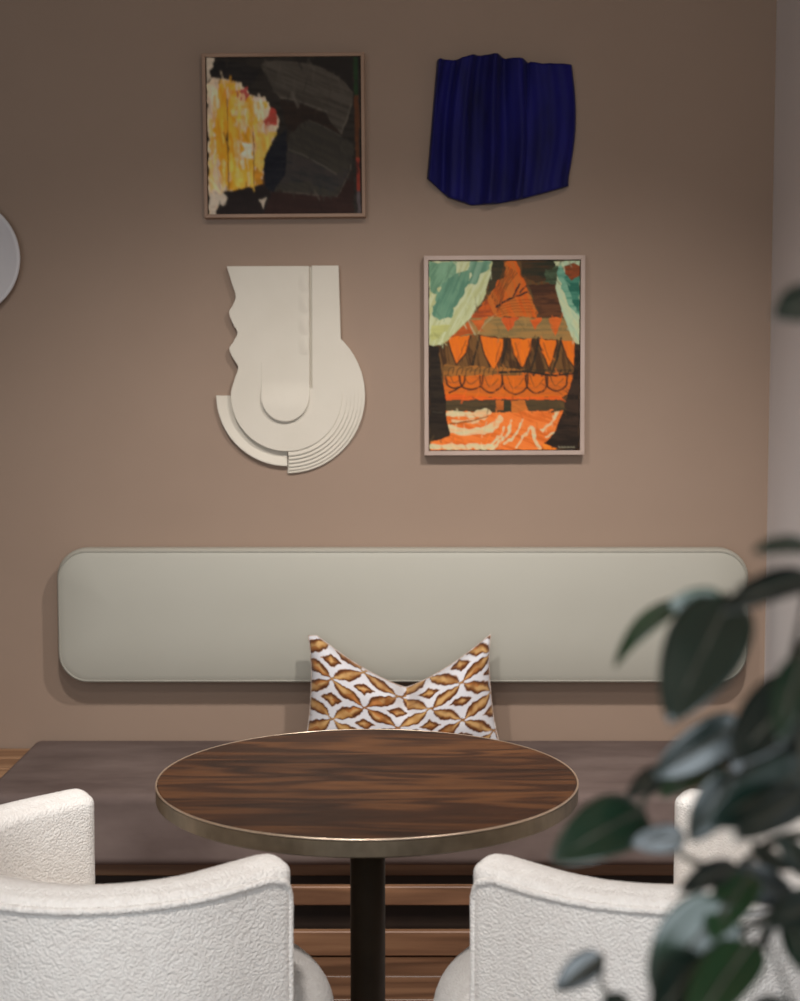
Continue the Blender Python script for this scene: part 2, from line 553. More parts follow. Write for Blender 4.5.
# ------------------------------------------------------------------ barrel chairs
def chair_parts():
    Rm, HT, ARM, ZB, ZT = 0.258, 0.042, 0.12, 0.27, 0.742
    # path of the shell centre line, right arm tip round the back to the left arm tip
    dense = []
    for k in range(60): dense.append((Rm, ARM - ARM * k / 60))
    for k in range(400):
        a = -math.pi * k / 400
        dense.append((Rm * math.cos(a), Rm * math.sin(a)))
    for k in range(61): dense.append((-Rm, ARM * k / 60))
    P = np.array(dense)
    ds = np.r_[0, np.cumsum(np.hypot(*np.diff(P, axis=0).T))]
    tot = ds[-1]
    rt = 0.034
    ss = [rt * (1 - math.cos(math.pi / 2 * k / 9)) for k in range(1, 9)]
    n_mid = 210
    ss = [0.0002] + ss + list(np.linspace(rt, tot - rt, n_mid)) + [tot - s for s in reversed(ss)] + [tot - 0.0002]
    loops = []
    # section template: (side offset -1..1, height 0..1 style) built per station
    for s in ss:
        px, py = np.interp(s, ds, P[:, 0]), np.interp(s, ds, P[:, 1])
        e = 0.004
        qx = np.interp(min(s + e, tot), ds, P[:, 0]) - np.interp(max(s - e, 0), ds, P[:, 0])
        qy = np.interp(min(s + e, tot), ds, P[:, 1]) - np.interp(max(s - e, 0), ds, P[:, 1])
        l = math.hypot(qx, qy)
        tx, ty = qx / l, qy / l
        nx, ny = -ty, tx
        if nx * px + ny * (py if py < 0 else 0) < 0: nx, ny = -nx, -ny
        d = min(s, tot - s)
        f = math.sqrt(max(0.0, 1 - ((rt - d) / rt) ** 2)) if d < rt else 1.0
        ht = max(HT * f, 0.0006)
        rz = 0.026
        drop = rz * (1 - math.sqrt(max(0.0, 1 - ((rz - d) / rz) ** 2))) if d < rz else 0.0
        zt = ZT - drop
        sec = []
        NZ = 70
        re = 0.018 * f + 0.0003
        # outer side, bottom to top
        for k in range(NZ + 1):
            sec.append((ht, ZB + (zt - re - ZB) * k / NZ))
        for k in range(1, 6):
            a = math.pi / 2 * k / 6
            sec.append((ht - re + re * math.cos(a), zt - re + re * math.sin(a)))
        for k in range(0, 11):
            u = 1 - 2 * k / 10
            sec.append(((ht - re) * u, zt + 0.006 * f * (1 - u * u)))
        for k in range(1, 6):
            a = math.pi / 2 * (1 - k / 6)
            sec.append((-(ht - re + re * math.cos(a)), zt - re + re * math.sin(a)))
        for k in range(NZ // 2 + 1):
            sec.append((-ht, zt - re + (ZB - zt + re) * k / (NZ // 2)))
        L = []
        for w, z in sec:
            x, y = px + nx * w, py + ny * w
            g = noise.noise(Vector((x * 150, y * 150, z * 150))) * 0.0005
            g2 = noise.noise(Vector((x * 14, y * 14, z * 14))) * 0.0006
            sgn = 1 if w >= 0 else -1
            if abs(w) > ht * 0.8:
                x += nx * sgn * (g + g2); y += ny * sgn * (g + g2)
            else:
                z += g + g2
            L.append((x, y, z))
        loops.append(L)
    V, F = loops_mesh(loops)
    # piping along the outer top edge, then down each arm front
    pts = []
    for s in np.linspace(0.03, tot - 0.03, 160):
        px, py = np.interp(s, ds, P[:, 0]), np.interp(s, ds, P[:, 1])
        r = math.hypot(px, py) if py < 0 else abs(px)
        k = (Rm + HT - 0.0005) / Rm
        x, y = (px * k, py * k) if py < 0 else (math.copysign(Rm + HT - 0.0005, px), py)
        d = min(s, tot - s)
        drop = 0.012 if d < 0.05 else 0.0
        pts.append((x, y, ZT - 0.016 - 0.010 * max(0, 1 - (d - 0.03) / 0.03)))
    def down(sx):
        return [(sx * (Rm + HT - 0.010 + 0.003), ARM - 0.016, z) for z in (ZT - 0.05, ZT - 0.09, ZT - 0.16, ZT - 0.26, 0.3)]
    pts = list(reversed(down(1))) + pts + down(-1)
    pts = catmull(pts, 2)
    pts = [Vector(p) + Vector((0, 0, noise.noise(Vector(p) * 120) * 0.0012)) for p in pts]
    PV, PF = tube(pts, 0.0058, 8)
    # seat
    loops = []
    A, Y0, Y1 = 0.24, -0.22, 0.355
    yc, bb = (Y0 + Y1) / 2, (Y1 - Y0) / 2
    def sup(ins, z, n=72, ex=2.7):
        out = []
        for k in range(n):
            a = 2 * math.pi * k / n
            c, s_ = math.cos(a), math.sin(a)
            out.append(((A - ins) * math.copysign(abs(c) ** (2 / ex), c), yc + (bb - ins) * math.copysign(abs(s_) ** (2 / ex), s_), z))
        return out
    Z0, Z1, rr = 0.29, 0.528, 0.11
    loops.append(sup(0.02, Z0))
    loops.append(sup(0.004, Z0 + 0.015))
    for k in range(12):
        a = math.pi / 2 * k / 11
        loops.append(sup(rr * (1 - math.cos(a)), Z1 - rr + rr * math.sin(a)))
    for k in range(1, 9):
        t = k / 9
        loops.append(sup(rr + (A - rr) * t, Z1 + 0.018 * (1 - (1 - t) ** 2)))
    SV, SF = loops_mesh(loops)
    return (V, F), (PV, PF), (SV, SF)


def leg_mesh(x, y):
    return tube([(x * 0.86, y * 0.86, 0.29), (x, y, 0.0)], [0.02, 0.011], 12)


CX0, CY0 = -0.444, 2.30
MX = -0.027
shell, pipe, seat = chair_parts()
ch = empty('barrel_chair', (CX0, CY0, 0), R(-45))
mesh_obj('shell', shell[0], shell[1], M['boucle'], ch)
mesh_obj('piping', pipe[0], pipe[1], M['boucle'], ch)
mesh_obj('seat', seat[0], seat[1], M['boucle'], ch)
box('seat_frame', (-0.21, -0.2, 0.255), (0.21, 0.27, 0.295), M['dark_wood'], ch, 0.004, 1)
for lx, ly in ((0.22, 0.26), (-0.22, 0.26), (0.2, -0.22), (-0.2, -0.22)):
    V, F = leg_mesh(lx, ly)
    mesh_obj('leg', V, F, M['dark_wood'], ch)
tag(ch, 'white boucle barrel chair standing clear of the plant, on the plank ledge side', 'chair', 'white barrel chairs at the round table')
c2 = ch.copy()
COL.objects.link(c2)
c2.location = (2 * MX - CX0, CY0, 0)
c2.rotation_euler = (0, 0, R(45))
for part in list(ch.children):
    q = part.copy()
    COL.objects.link(q)
    q.parent = c2
c2['label'] = 'white boucle barrel chair partly hidden behind the leafy plant'


# ------------------------------------------------------------------ painting by numbers (colour fields on a canvas grid)
rng = np.random.default_rng(3)


def vnoise(x, y, seed=0):
    """smooth value noise in numpy"""
    g = np.random.default_rng(seed).random((64, 64))
    xi, yi = np.floor(x).astype(int), np.floor(y).astype(int)
    fx, fy = x - xi, y - yi
    fx, fy = fx * fx * (3 - 2 * fx), fy * fy * (3 - 2 * fy)
    a, b_ = g[yi % 64, xi % 64], g[yi % 64, (xi + 1) % 64]
    c, d = g[(yi + 1) % 64, xi % 64], g[(yi + 1) % 64, (xi + 1) % 64]
    return (a * (1 - fx) + b_ * fx) * (1 - fy) + (c * (1 - fx) + d * fx) * fy


def lin(c):
    c = np.array(c, float) / 255.0
    return np.where(c <= 0.04045, c / 12.92, ((c + 0.055) / 1.055) ** 2.4)


class Canvas:
    def __init__(self, x0, y0, x1, y1, nx, ny, base):
        gx, gy = np.meshgrid(np.linspace(x0, x1, nx), np.linspace(y0, y1, ny))
        self.x, self.y = gx.ravel(), gy.ravel()
        self.nx, self.ny = nx, ny
        self.ext = (x0, y0, x1, y1)
        self.c = np.tile(lin(base), (len(self.x), 1))
        self.seed = 10

    def put(self, mask, col, streak=0.25, ang=0.0, freq=(0.01, 0.09), col2=None):
        """mask 0..1; brushed variation along direction ang"""
        self.seed += 1
        ca, sa = math.cos(R(ang)), math.sin(R(ang))
        u, v_ = self.x * ca + self.y * sa + 500, -self.x * sa + self.y * ca + 900
        n = vnoise(u * freq[0], v_ * freq[1], self.seed) * 0.6 + vnoise(u * freq[0] * 3, v_ * freq[1] * 2.7, self.seed + 50) * 0.4
        c = lin(col)[None, :] * (1 + streak * (n - 0.5)[:, None] * 2)
        if col2 is not None:
            k = np.clip((n - 0.35) * 3.3, 0, 1)[:, None]
            c = c * (1 - k) + lin(col2)[None, :] * k
        m_ = np.clip(mask, 0, 1)[:, None]
        self.c = self.c * (1 - m_) + np.clip(c, 0, 1) * m_

    def poly(self, pts, col, jit=4, a=1.0, **kw):
        self.seed += 1
        jx = (vnoise(self.x * 0.05 + 31, self.y * 0.05 + 7, self.seed) - 0.5) * 2 * jit
        jy = (vnoise(self.x * 0.05 + 3, self.y * 0.05 + 47, self.seed + 9) - 0.5) * 2 * jit
        X, Y = self.x + jx, self.y + jy
        ins = np.zeros(len(X), bool)
        n = len(pts)
        for i in range(n):
            (xa, ya), (xb, yb) = pts[i], pts[(i + 1) % n]
            if ya == yb: continue
            cond = (ya > Y) != (yb > Y)
            ins ^= cond & (X < (xb - xa) * (Y - ya) / (yb - ya) + xa)
        self.put(ins.astype(float) * a, col, **kw)

    def line(self, pts, w, col, a=1.0, jit=2, smooth=True, **kw):
        if smooth and len(pts) > 2:
            pts = [(p.x, p.y) for p in catmull([(q[0], q[1], 0) for q in pts], 6)]
        self.seed += 1
        jx = (vnoise(self.x * 0.06 + 11, self.y * 0.06 + 70, self.seed) - 0.5) * 2 * jit
        X, Y = self.x + jx, self.y + jx
        best = np.full(len(X), 1e9)
        for (xa, ya), (xb, yb) in zip(pts, pts[1:]):
            dx, dy = xb - xa, yb - ya
            l2 = dx * dx + dy * dy + 1e-9
            t = np.clip(((X - xa) * dx + (Y - ya) * dy) / l2, 0, 1)
            best = np.minimum(best, np.hypot(X - xa - t * dx, Y - ya - t * dy))
        self.put(np.clip((w / 2 + 1.2 - best) / 2.4, 0, 1) * a, col, **kw)

    def blob(self, cx, cy, rx, ry, col, a=1.0, soft=0.5, ang=0, **kw):
        ca, sa = math.cos(R(ang)), math.sin(R(ang))
        dx, dy = self.x - cx, self.y - cy
        r = np.hypot((dx * ca + dy * sa) / rx, (-dx * sa + dy * ca) / ry)
        self.put(np.clip((1 - r) / soft, 0, 1) * a, col, **kw)

    def brushwork(self, n, seed, length, width, ang, var=0.22, a=0.55, spread=35):
        """short strokes that drag the colour found under them"""
        g = random.Random(seed)
        x0, y0, x1, y1 = self.ext
        for k in range(n):
            cx, cy = g.uniform(x0, x1), g.uniform(y0, y1)
            i = int((cx - x0) / (x1 - x0) * (self.nx - 1)); j = int((cy - y0) / (y1 - y0) * (self.ny - 1))
            col = self.c[j * self.nx + i].copy() * (1 + g.uniform(-var, var))
            t = R(ang + g.uniform(-spread, spread))
            L_, w_ = g.uniform(0.5, 1) * length / 2, g.uniform(0.4, 1) * width / 2
            dx, dy = self.x - cx, self.y - cy
            u = np.abs(dx * math.cos(t) + dy * math.sin(t)) / L_
            v = np.abs(-dx * math.sin(t) + dy * math.cos(t)) / w_
            m_ = (np.clip((1 - u) * 4, 0, 1) * np.clip((1 - v) * 3, 0, 1) * a)[:, None]
            self.c = self.c * (1 - m_) + np.clip(col, 0, 0.9)[None, :] * m_

    def smear(self, rx, ry, mix=1.0):
        """brush-dragged softening of the colour fields"""
        a = self.c.reshape(self.ny, self.nx, 3)
        p = np.pad(a, ((ry, ry), (rx, rx), (0, 0)), mode='edge')
        o = np.zeros_like(a)
        tot = 0
        for j in range(2 * ry + 1):
            for i in range(2 * rx + 1):
                w = math.exp(-2 * ((i - rx) / (rx + 0.5)) ** 2 - 2 * ((j - ry) / (ry + 0.5)) ** 2)
                o += w * p[j:j + self.ny, i:i + self.nx]
                tot += w
        self.c = (a * (1 - mix) + o / tot * mix).reshape(-1, 3)

    def build(self, name, w, h, mat, parent, y):
        """canvas with depth: painted front grid plus turned edges"""
        nx, ny = self.nx, self.ny
        x0, y0, x1, y1 = self.ext
        V = np.zeros((nx * ny, 3))
        V[:, 0] = (self.x - x0) / (x1 - x0) * w - w / 2
        V[:, 1] = y
        V[:, 2] = h / 2 - (self.y - y0) / (y1 - y0) * h
        idx = np.arange(nx * ny).reshape(ny, nx)
        F = np.stack([idx[:-1, :-1], idx[1:, :-1], idx[1:, 1:], idx[:-1, 1:]], -1).reshape(-1, 4).tolist()
        ring = list(idx[0, :]) + list(idx[1:, -1]) + list(idx[-1, -2::-1]) + list(idx[-2:0:-1, 0])
        base = nx * ny
        bk = V[ring].copy()
        bk[:, 1] = y + 0.018
        n = len(ring)
        for k in range(n):
            l = (k + 1) % n
            F.append((int(ring[k]), int(ring[l]), base + l, base + k))
        F.append(tuple(base + k for k in range(n)))
        V = np.vstack([V, bk])
        me = bpy.data.meshes.new(name)
        me.from_pydata(V.tolist(), [], F)
        at_ = me.attributes.new('paint', 'FLOAT_COLOR', 'POINT')
        c = np.vstack([self.c, self.c[ring]])
        at_.data.foreach_set('color', np.hstack([c, np.ones((len(c), 1))]).astype(np.float32).ravel())
        return link_mesh(name, me, mat, parent, False)


def frame_parts(root, w, h, rail, depth, mat, proud):
    """four mitred rails standing proud of a black backing; local origin at the wall"""
    o = rail
    W2, H2 = w / 2, h / 2
    quads = [[(-W2, H2), (W2, H2), (W2 - o, H2 - o), (-W2 + o, H2 - o)],
             [(W2, H2), (W2, -H2), (W2 - o, -H2 + o), (W2 - o, H2 - o)],
             [(W2, -H2), (-W2, -H2), (-W2 + o, -H2 + o), (W2 - o, -H2 + o)],
             [(-W2, -H2), (-W2, H2), (-W2 + o, H2 - o), (-W2 + o, -H2 + o)]]
    for q in quads:
        prism('frame_rail', q, 0.0, -depth, mat, root, False, 0.0008)
    box('backing', (-W2 + o, -0.014, -H2 + o), (W2 - o, -0.004, H2 - o), M['black'], root)


def framed(name, label, corners, Dp, rail_px, canvas_px, mat, canv, pmat):
    tl, tr, br, bl = [at(x, y, Dp) for x, y in corners]
    c = (tl + tr + br + bl) / 4
    w = ((tr - tl).length + (br - bl).length) / 2
    h = ((tl - bl).length + (tr - br).length) / 2
    roll = math.atan2((tr - tl).z + (br - bl).z, (tr - tl).x + (br - bl).x)
    root = empty(name, (c.x, DW, c.z))
    root.rotation_euler = (0, -roll, 0)
    k = Dp / FPX
    frame_parts(root, w, h, rail_px * k, 0.04, mat, 0)
    cw, chh = canvas_px[0] * k, canvas_px[1] * k
    canv.build('canvas', cw, chh, pmat, root, -0.033)
    tag(root, label, 'painting')
    return root


# --- dark abstract with yellow passage (crop coordinates of a 4.21x enlargement)
C1 = Canvas(70, 75, 722, 735, 230, 232, (44, 38, 32))
C1.put(np.ones(len(C1.x)), (44, 38, 32), 0.35, 5, col2=(54, 47, 40))
C1.poly([(380, 250), (560, 300), (650, 400), (500, 345), (420, 400), (395, 330)], (56, 42, 32), col2=(44, 34, 28))
C1.poly([(330, 95), (560, 120), (660, 180), (690, 235), (690, 90), (600, 80)], (40, 34, 29))
C1.poly([(300, 110), (330, 95), (430, 98), (540, 118), (630, 165), (692, 228), (688, 270), (665, 330), (640, 400), (595, 350), (575, 308), (520, 290), (440, 256), (380, 250), (345, 200)], (72, 64, 55), ang=22, freq=(0.006, 0.12), streak=0.3, col2=(88, 80, 70))
C1.line([(320, 97), (430, 99), (540, 120), (630, 167), (690, 230)], 4, (104, 94, 82), a=0.7, ang=20)
C1.line([(385, 246), (450, 258), (520, 284), (580, 306)], 5, (118, 108, 96), a=0.7)
C1.line([(686, 275), (664, 335), (640, 398)], 5, (112, 103, 90), a=0.8)
C1.poly([(490, 340), (560, 365), (690, 440), (684, 520), (640, 610), (615, 662), (520, 655), (400, 635), (320, 640), (380, 560), (405, 470), (420, 400)], (70, 64, 54), ang=24, freq=(0.006, 0.11), streak=0.3, col2=(58, 53, 46))
C1.poly([(410, 470), (520, 510), (615, 568), (680, 545), (640, 610), (600, 640), (500, 600), (380, 600), (400, 540)], (50, 50, 48), col2=(66, 58, 54), ang=14)
C1.line([(414, 462), (480, 488), (560, 532), (616, 566)], 4, (112, 104, 92), a=0.8)
C1.line([(500, 341), (560, 366), (640, 410)], 4, (98, 92, 80), a=0.7)
C1.line([(390, 640), (480, 648), (560, 658), (618, 662), (660, 585), (682, 530)], 4, (112, 100, 88), a=0.7)
C1.poly([(340, 640), (480, 650), (615, 665), (690, 560), (692, 735), (300, 735)], (52, 32, 26), ang=4, streak=0.3)
C1.poly([(310, 500), (370, 410), (405, 380), (408, 470), (400, 560), (350, 640), (300, 610)], (22, 22, 32), col2=(36, 36, 40))
C1.poly([(72, 80), (108, 82), (104, 110), (84, 130), (90, 160), (72, 180)], (190, 172, 150))
C1.poly([(72, 185), (110, 160), (200, 170), (250, 235), (320, 245), (370, 330), (372, 372), (330, 450), (305, 520), (300, 600), (262, 630), (120, 632), (105, 735), (72, 735)], (204, 178, 150), jit=9, ang=80, streak=0.2, col2=(222, 196, 160))
C1.poly([(125, 170), (200, 172), (205, 230), (260, 240), (262, 430), (268, 620), (158, 632), (118, 560), (96, 400), (110, 300)], (214, 150, 36), jit=14, ang=86, streak=0.25, freq=(0.012, 0.05), col2=(226, 172, 62))
C1.poly([(170, 230), (250, 260), (255, 330), (220, 400), (180, 330)], (226, 190, 140), jit=14, col2=(222, 160, 60))
C1.poly([(215, 430), (262, 440), (258, 500), (225, 490)], (228, 206, 180), jit=12)
C1.poly([(262, 250), (320, 248), (318, 330), (270, 390)], (218, 196, 176), jit=10, col2=(206, 170, 60))
C1.poly([(270, 400), (360, 380), (330, 460), (300, 540), (270, 600)], (210, 180, 90), jit=12, col2=(206, 160, 60))
C1.poly([(270, 540), (305, 560), (300, 605), (268, 612)], (190, 128, 36), jit=8)
C1.poly([(310, 345), (345, 285), (372, 330), (368, 360), (330, 362)], (186, 70, 58), jit=7, col2=(150, 64, 50))
C1.poly([(196, 215), (240, 205), (252, 240), (232, 262), (205, 258)], (170, 72, 66), jit=7)
C1.poly([(140, 210), (196, 214), (196, 232), (140, 232)], (226, 140, 50), jit=6)
sr = random.Random(11)
for k in range(70):
    x0 = sr.uniform(84, 330)
    y0 = sr.uniform(190, 560) if x0 < 265 else sr.uniform(260, 420)
    ln = sr.uniform(25, 110)
    if x0 > 265 and y0 + ln > 690 - x0 * 0.75: ln = 20
    C1.line([(x0, y0), (x0 + sr.uniform(-5, 5), min(y0 + ln, 622))], sr.uniform(6, 20), sr.choice([(226, 172, 50), (238, 196, 96), (232, 210, 184), (214, 142, 30), (220, 150, 44), (228, 190, 140)]), a=0.6, jit=5)
C1.line([(156, 250), (156, 440), (158, 630)], 5, (96, 66, 22), a=0.8, jit=1)
C1.line([(152, 395), (152, 430)], 9, (44, 34, 26))
C1.line([(265, 380), (266, 500), (264, 620)], 5, (86, 60, 26), a=0.8, jit=1)
C1.line([(268, 440), (268, 480)], 9, (46, 36, 30), a=0.8)
C1.poly([(72, 640), (130, 632), (150, 662), (140, 690), (104, 700), (100, 735), (72, 735)], (200, 184, 162), jit=9, col2=(176, 158, 138))
C1.poly([(104, 712), (150, 690), (152, 640), (300, 606), (340, 640), (300, 735), (100, 735)], (38, 28, 25), jit=5)
C1.poly([(284, 672), (318, 664), (302, 712), (296, 684)], (176, 160, 140), jit=3)
C1.line([(196, 148), (232, 147)], 4, (150, 140, 126))
C1.line([(74, 184), (150, 182), (222, 182)], 4, (170, 150, 124), a=0.8)
C1.poly([(110, 92), (230, 100), (300, 140), (250, 200), (150, 165), (84, 160), (92, 130)], (36, 32, 30), jit=6, streak=0.3, col2=(48, 42, 38))
C1.poly([(696, 78), (712, 78), (712, 240), (696, 240)], (40, 62, 36), jit=1)
C1.poly([(696, 240), (714, 240), (716, 500), (700, 500)], (98, 58, 34), jit=1)
C1.poly([(700, 500), (716, 500), (718, 640), (704, 640)], (128, 48, 34), jit=1)
C1.poly([(704, 640), (718, 640), (720, 735), (706, 735)], (96, 84, 84), jit=1)
C1.brushwork(260, 4, 90, 14, 78, 0.2, 0.5, 30)
C1.smear(2, 3, 0.8)
C1.c = np.clip(C1.c * np.where(C1.c[:, :1] > 0.15, 1.4, 1.0), 0, 0.86)  # bright pigment raised, painting in the spot light on this picture
framed('framed_painting', 'square framed abstract painting, dark grey strokes with a yellow and white patch',
       [(201.3, 54), (363.6, 52.4), (366, 217), (205, 217.8)], DW - 0.035, 3.4, (151.0, 153.6), M['frame_brown'], C1, M['paint_dark'])

# --- orange, teal and black abstract
C2 = Canvas(82, 65, 718, 862, 230, 286, (96, 62, 34))
n2 = len(C2.x)
C2.put(np.ones(n2), (104, 66, 34), 0.3, 80, col2=(84, 66, 42))
C2.poly([(345, 65), (430, 65), (400, 150), (330, 200), (335, 120)], (48, 46, 34), col2=(66, 54, 38))
C2.poly([(470, 65), (625, 65), (620, 140), (530, 160), (470, 120)], (44, 44, 32), col2=(70, 48, 30))
C2.poly([(405, 70), (450, 70), (470, 130), (500, 180), (545, 305), (380, 300), (250, 305), (330, 225), (370, 150), (400, 140)], (206, 92, 26), jit=9, ang=70, col2=(186, 100, 40), freq=(0.01, 0.1))
C2.poly([(250, 305), (330, 225), (350, 290), (300, 340), (230, 360)], (156, 70, 34), jit=8, col2=(190, 84, 30))
C2.poly([(505, 165), (610, 160), (650, 300), (545, 305)], (70, 42, 28), jit=5, col2=(96, 58, 36))
for k in range(7):
    C2.line([(400 + k * 9, 80 + k * 6), (380 + k * 4, 150 + k * 6), (345 + k * 6, 215 + k * 8)], 5, (92, 58, 30), a=0.7)
for k in range(5):
    C2.line([(372, 250 + k * 11), (430, 232 + k * 12), (520, 228 + k * 13)], 4, (132, 66, 26), a=0.7)
C2.line([(366, 258), (420, 226), (500, 196)], 8, (40, 34, 30))
C2.line([(436, 214), (466, 164)], 7, (38, 34, 34))
C2.line([(466, 200), (494, 170)], 6, (38, 34, 34))
# band of grey-olive triangles
C2.poly([(140, 410), (250, 305), (380, 300), (545, 306), (660, 306), (700, 405), (540, 392), (390, 388), (290, 372)], (138, 112, 72), jit=4, col2=(158, 118, 70))
C2.poly([(150, 412), (236, 330), (252, 310), (276, 366), (220, 374)], (178, 84, 36), jit=5)
C2.poly([(262, 318), (330, 300), (296, 366)], (190, 92, 40), jit=5)
C2.poly([(384, 308), (460, 300), (420, 364)], (196, 84, 36), jit=5)
C2.poly([(506, 312), (560, 306), (528, 356)], (204, 88, 34), jit=5)
C2.poly([(585, 306), (640, 306), (616, 382)], (208, 98, 38), jit=5)
C2.line([(246, 312), (262, 345), (280, 380)], 7, (168, 150, 118), a=0.9)
C2.line([(286, 372), (330, 318), (362, 290)], 5, (170, 150, 112), a=0.7)
# dark zone behind hanging orange petals
C2.poly([(120, 420), (270, 376), (400, 388), (540, 392), (700, 405), (706, 560), (660, 640), (150, 650)], (70, 46, 28), jit=3, col2=(112, 76, 42), ang=80)
petals = [[(160, 386), (256, 378), (240, 450), (196, 500), (172, 440)],
          [(294, 378), (398, 392), (396, 440), (356, 535), (316, 460)],
          [(424, 392), (520, 392), (506, 460), (476, 520), (440, 460)],
          [(540, 394), (624, 398), (612, 460), (590, 520), (560, 450)],
          [(640, 402), (700, 404), (700, 520), (664, 470)]]
for p in petals:
    C2.poly(p, (226, 112, 22), jit=4, ang=85, streak=0.15, col2=(214, 104, 30))
    C2.line(p[1:] + [p[0]], 7, (50, 38, 28), a=0.85, smooth=False)
for xa, ya, xb, yb in ((238, 400, 204, 480), (384, 410, 362, 490), (446, 410, 470, 500), (566, 410, 590, 480)):
    C2.line([(xa, ya), (xb, yb)], 6, (150, 76, 30), a=0.8)
for xa in (290, 412, 545, 640):
    C2.line([(xa, 390), (xa - 8, 440), (xa - 30, 520)], 10, (40, 34, 28), a=0.85)
C2.poly([(150, 640), (140, 545), (300, 530), (480, 536), (690, 540), (680, 620), (640, 640)], (214, 104, 24), jit=4, col2=(190, 94, 34))
C2.poly([(140, 500), (300, 508), (480, 518), (480, 545), (300, 546), (140, 552)], (120, 84, 46), jit=5, col2=(160, 100, 46))
for k in range(9):
    x0 = 160 + k * 38
    C2.line([(x0, 545), (x0 + 6, 520), (x0 + 26, 512), (x0 + 20, 536)], 5, (66, 52, 34), a=0.8)
for k in range(6):
    C2.line([(490 + k * 34, 548), (506 + k * 34, 524)], 8, (60, 46, 30), a=0.9)
C2.line([(380, 532), (480, 530), (600, 546), (690, 540)], 9, (44, 36, 28))
C2.line([(490, 524), (600, 526), (690, 524)], 5, (54, 42, 30), a=0.8)
for x0, x1, y1 in ((152, 232, 600), (210, 310, 606), (296, 392, 618), (392, 500, 626), (490, 585, 622), (575, 668, 614)):
    xm = (x0 + x1) / 2
    C2.line([(x0, 548), (x0 + 8, (548 + y1) / 2 + 12), (xm, y1), (x1 - 8, (548 + y1) / 2 + 12), (x1, 548)], 8, (52, 36, 26), a=0.9)
    C2.line([(x0 + 20, 548), (xm - 6, y1 - 24), (x1 - 20, 560)], 5, (110, 66, 32), a=0.7)
C2.line([(168, 620), (210, 596)], 7, (44, 36, 28))
C2.poly([(150, 622), (300, 636), (460, 640), (640, 636), (650, 652), (150, 656)], (214, 90, 28), jit=4)
# grey-olive shelf
C2.poly([(148, 650), (400, 648), (640, 650), (640, 690), (400, 704), (150, 694)], (84, 66, 44), jit=4, ang=2, col2=(66, 54, 38))
C2.poly([(365, 650), (400, 650), (400, 692), (372, 692)], (176, 92, 40), jit=5)
C2.poly([(432, 652), (486, 652), (500, 700), (430, 700)], (190, 104, 44), jit=5)
C2.poly([(398, 655), (430, 655), (428, 702), (398, 702)], (56, 52, 36), jit=3)
# floor of orange and cream strokes
C2.poly([(148, 694), (400, 704), (650, 690), (640, 760), (560, 862), (84, 862), (84, 825), (165, 800)], (216, 104, 40), jit=4, ang=20, col2=(226, 120, 56))
for pts, w in (([(160, 706), (250, 712), (330, 700)], 22), ([(170, 770), (240, 784), (330, 776), (380, 730)], 28), ([(180, 735), (260, 740), (320, 718)], 12),
               ([(86, 845), (150, 850), (260, 846), (350, 852)], 22), ([(350, 846), (410, 800), (430, 740)], 14), ([(400, 836), (450, 800), (480, 735)], 10),
               ([(520, 770), (530, 820), (548, 852)], 14), ([(560, 780), (600, 740), (632, 700)], 10), ([(450, 850), (486, 800), (510, 760)], 10), ([(580, 806), (610, 790)], 14),
               ([(400, 770), (386, 800), (340, 840)], 12)):
    C2.line(pts, w, (204, 200, 168), a=0.85, jit=6, streak=0.15, col2=(216, 178, 140))
C2.line([(170, 750), (240, 742), (330, 720)], 7, (150, 84, 40))
C2.line([(600, 700), (652, 688)], 9, (60, 56, 40))
C2.poly([(566, 838), (622, 838), (622, 862), (566, 862)], (232, 124, 40), jit=2)
# dark uprights left and right
C2.poly([(82, 418), (122, 425), (132, 520), (150, 640), (152, 720), (172, 800), (100, 824), (82, 820)], (36, 27, 22), jit=3, streak=0.2, col2=(46, 36, 28))
C2.poly([(700, 415), (718, 415), (718, 862), (630, 862), (570, 835), (610, 795), (650, 700), (665, 640), (690, 560)], (38, 28, 22), jit=3, streak=0.2, col2=(56, 40, 32))
C2.line([(96, 700), (140, 702)], 3, (80, 74, 62), a=0.7)
# pale curtains
C2.poly([(82, 65), (350, 65), (340, 120), (315, 220), (250, 310), (180, 380), (130, 418), (82, 418)], (196, 200, 170), jit=3, ang=115, streak=0.15, col2=(176, 178, 136))
C2.poly([(82, 65), (200, 68), (185, 130), (110, 200), (82, 190)], (104, 142, 120), jit=10, ang=120, col2=(122, 158, 136))
C2.poly([(185, 120), (260, 95), (240, 180), (170, 300), (120, 318), (96, 290), (110, 220), (150, 150)], (110, 150, 130), jit=7, ang=112, col2=(86, 126, 110))
C2.poly([(250, 68), (345, 68), (320, 110), (270, 165), (240, 170), (260, 120)], (100, 140, 122), jit=9, ang=110, col2=(126, 156, 140))
C2.poly([(90, 330), (170, 340), (120, 390), (90, 400)], (176, 176, 118), jit=8)
C2.poly([(610, 70), (718, 65), (718, 418), (700, 412), (650, 300), (616, 180), (626, 120)], (196, 200, 168), jit=3, ang=60, col2=(170, 190, 168))
C2.poly([(622, 90), (640, 84), (690, 180), (716, 250), (716, 300), (670, 250), (630, 150)], (96, 150, 134), jit=6, col2=(128, 168, 150))
C2.poly([(650, 130), (718, 110), (718, 290), (690, 240)], (44, 104, 92), jit=5, col2=(70, 126, 112))
C2.poly([(650, 90), (690, 76), (718, 90), (716, 130), (680, 150), (656, 120)], (150, 70, 36), jit=5, col2=(110, 60, 34))
C2.poly([(575, 110), (626, 80), (620, 165), (570, 155)], (76, 92, 72), jit=6, col2=(52, 60, 44))
for k in range(11):
    C2.line([(632 + k * 6.4, 849 + (k % 2) * 3), (635 + k * 6.4, 853)], 2.4, (176, 170, 150), a=0.8, jit=0)
C2.brushwork(300, 9, 70, 10, 75, 0.25, 0.5, 45)
C2.smear(1, 1, 0.8)
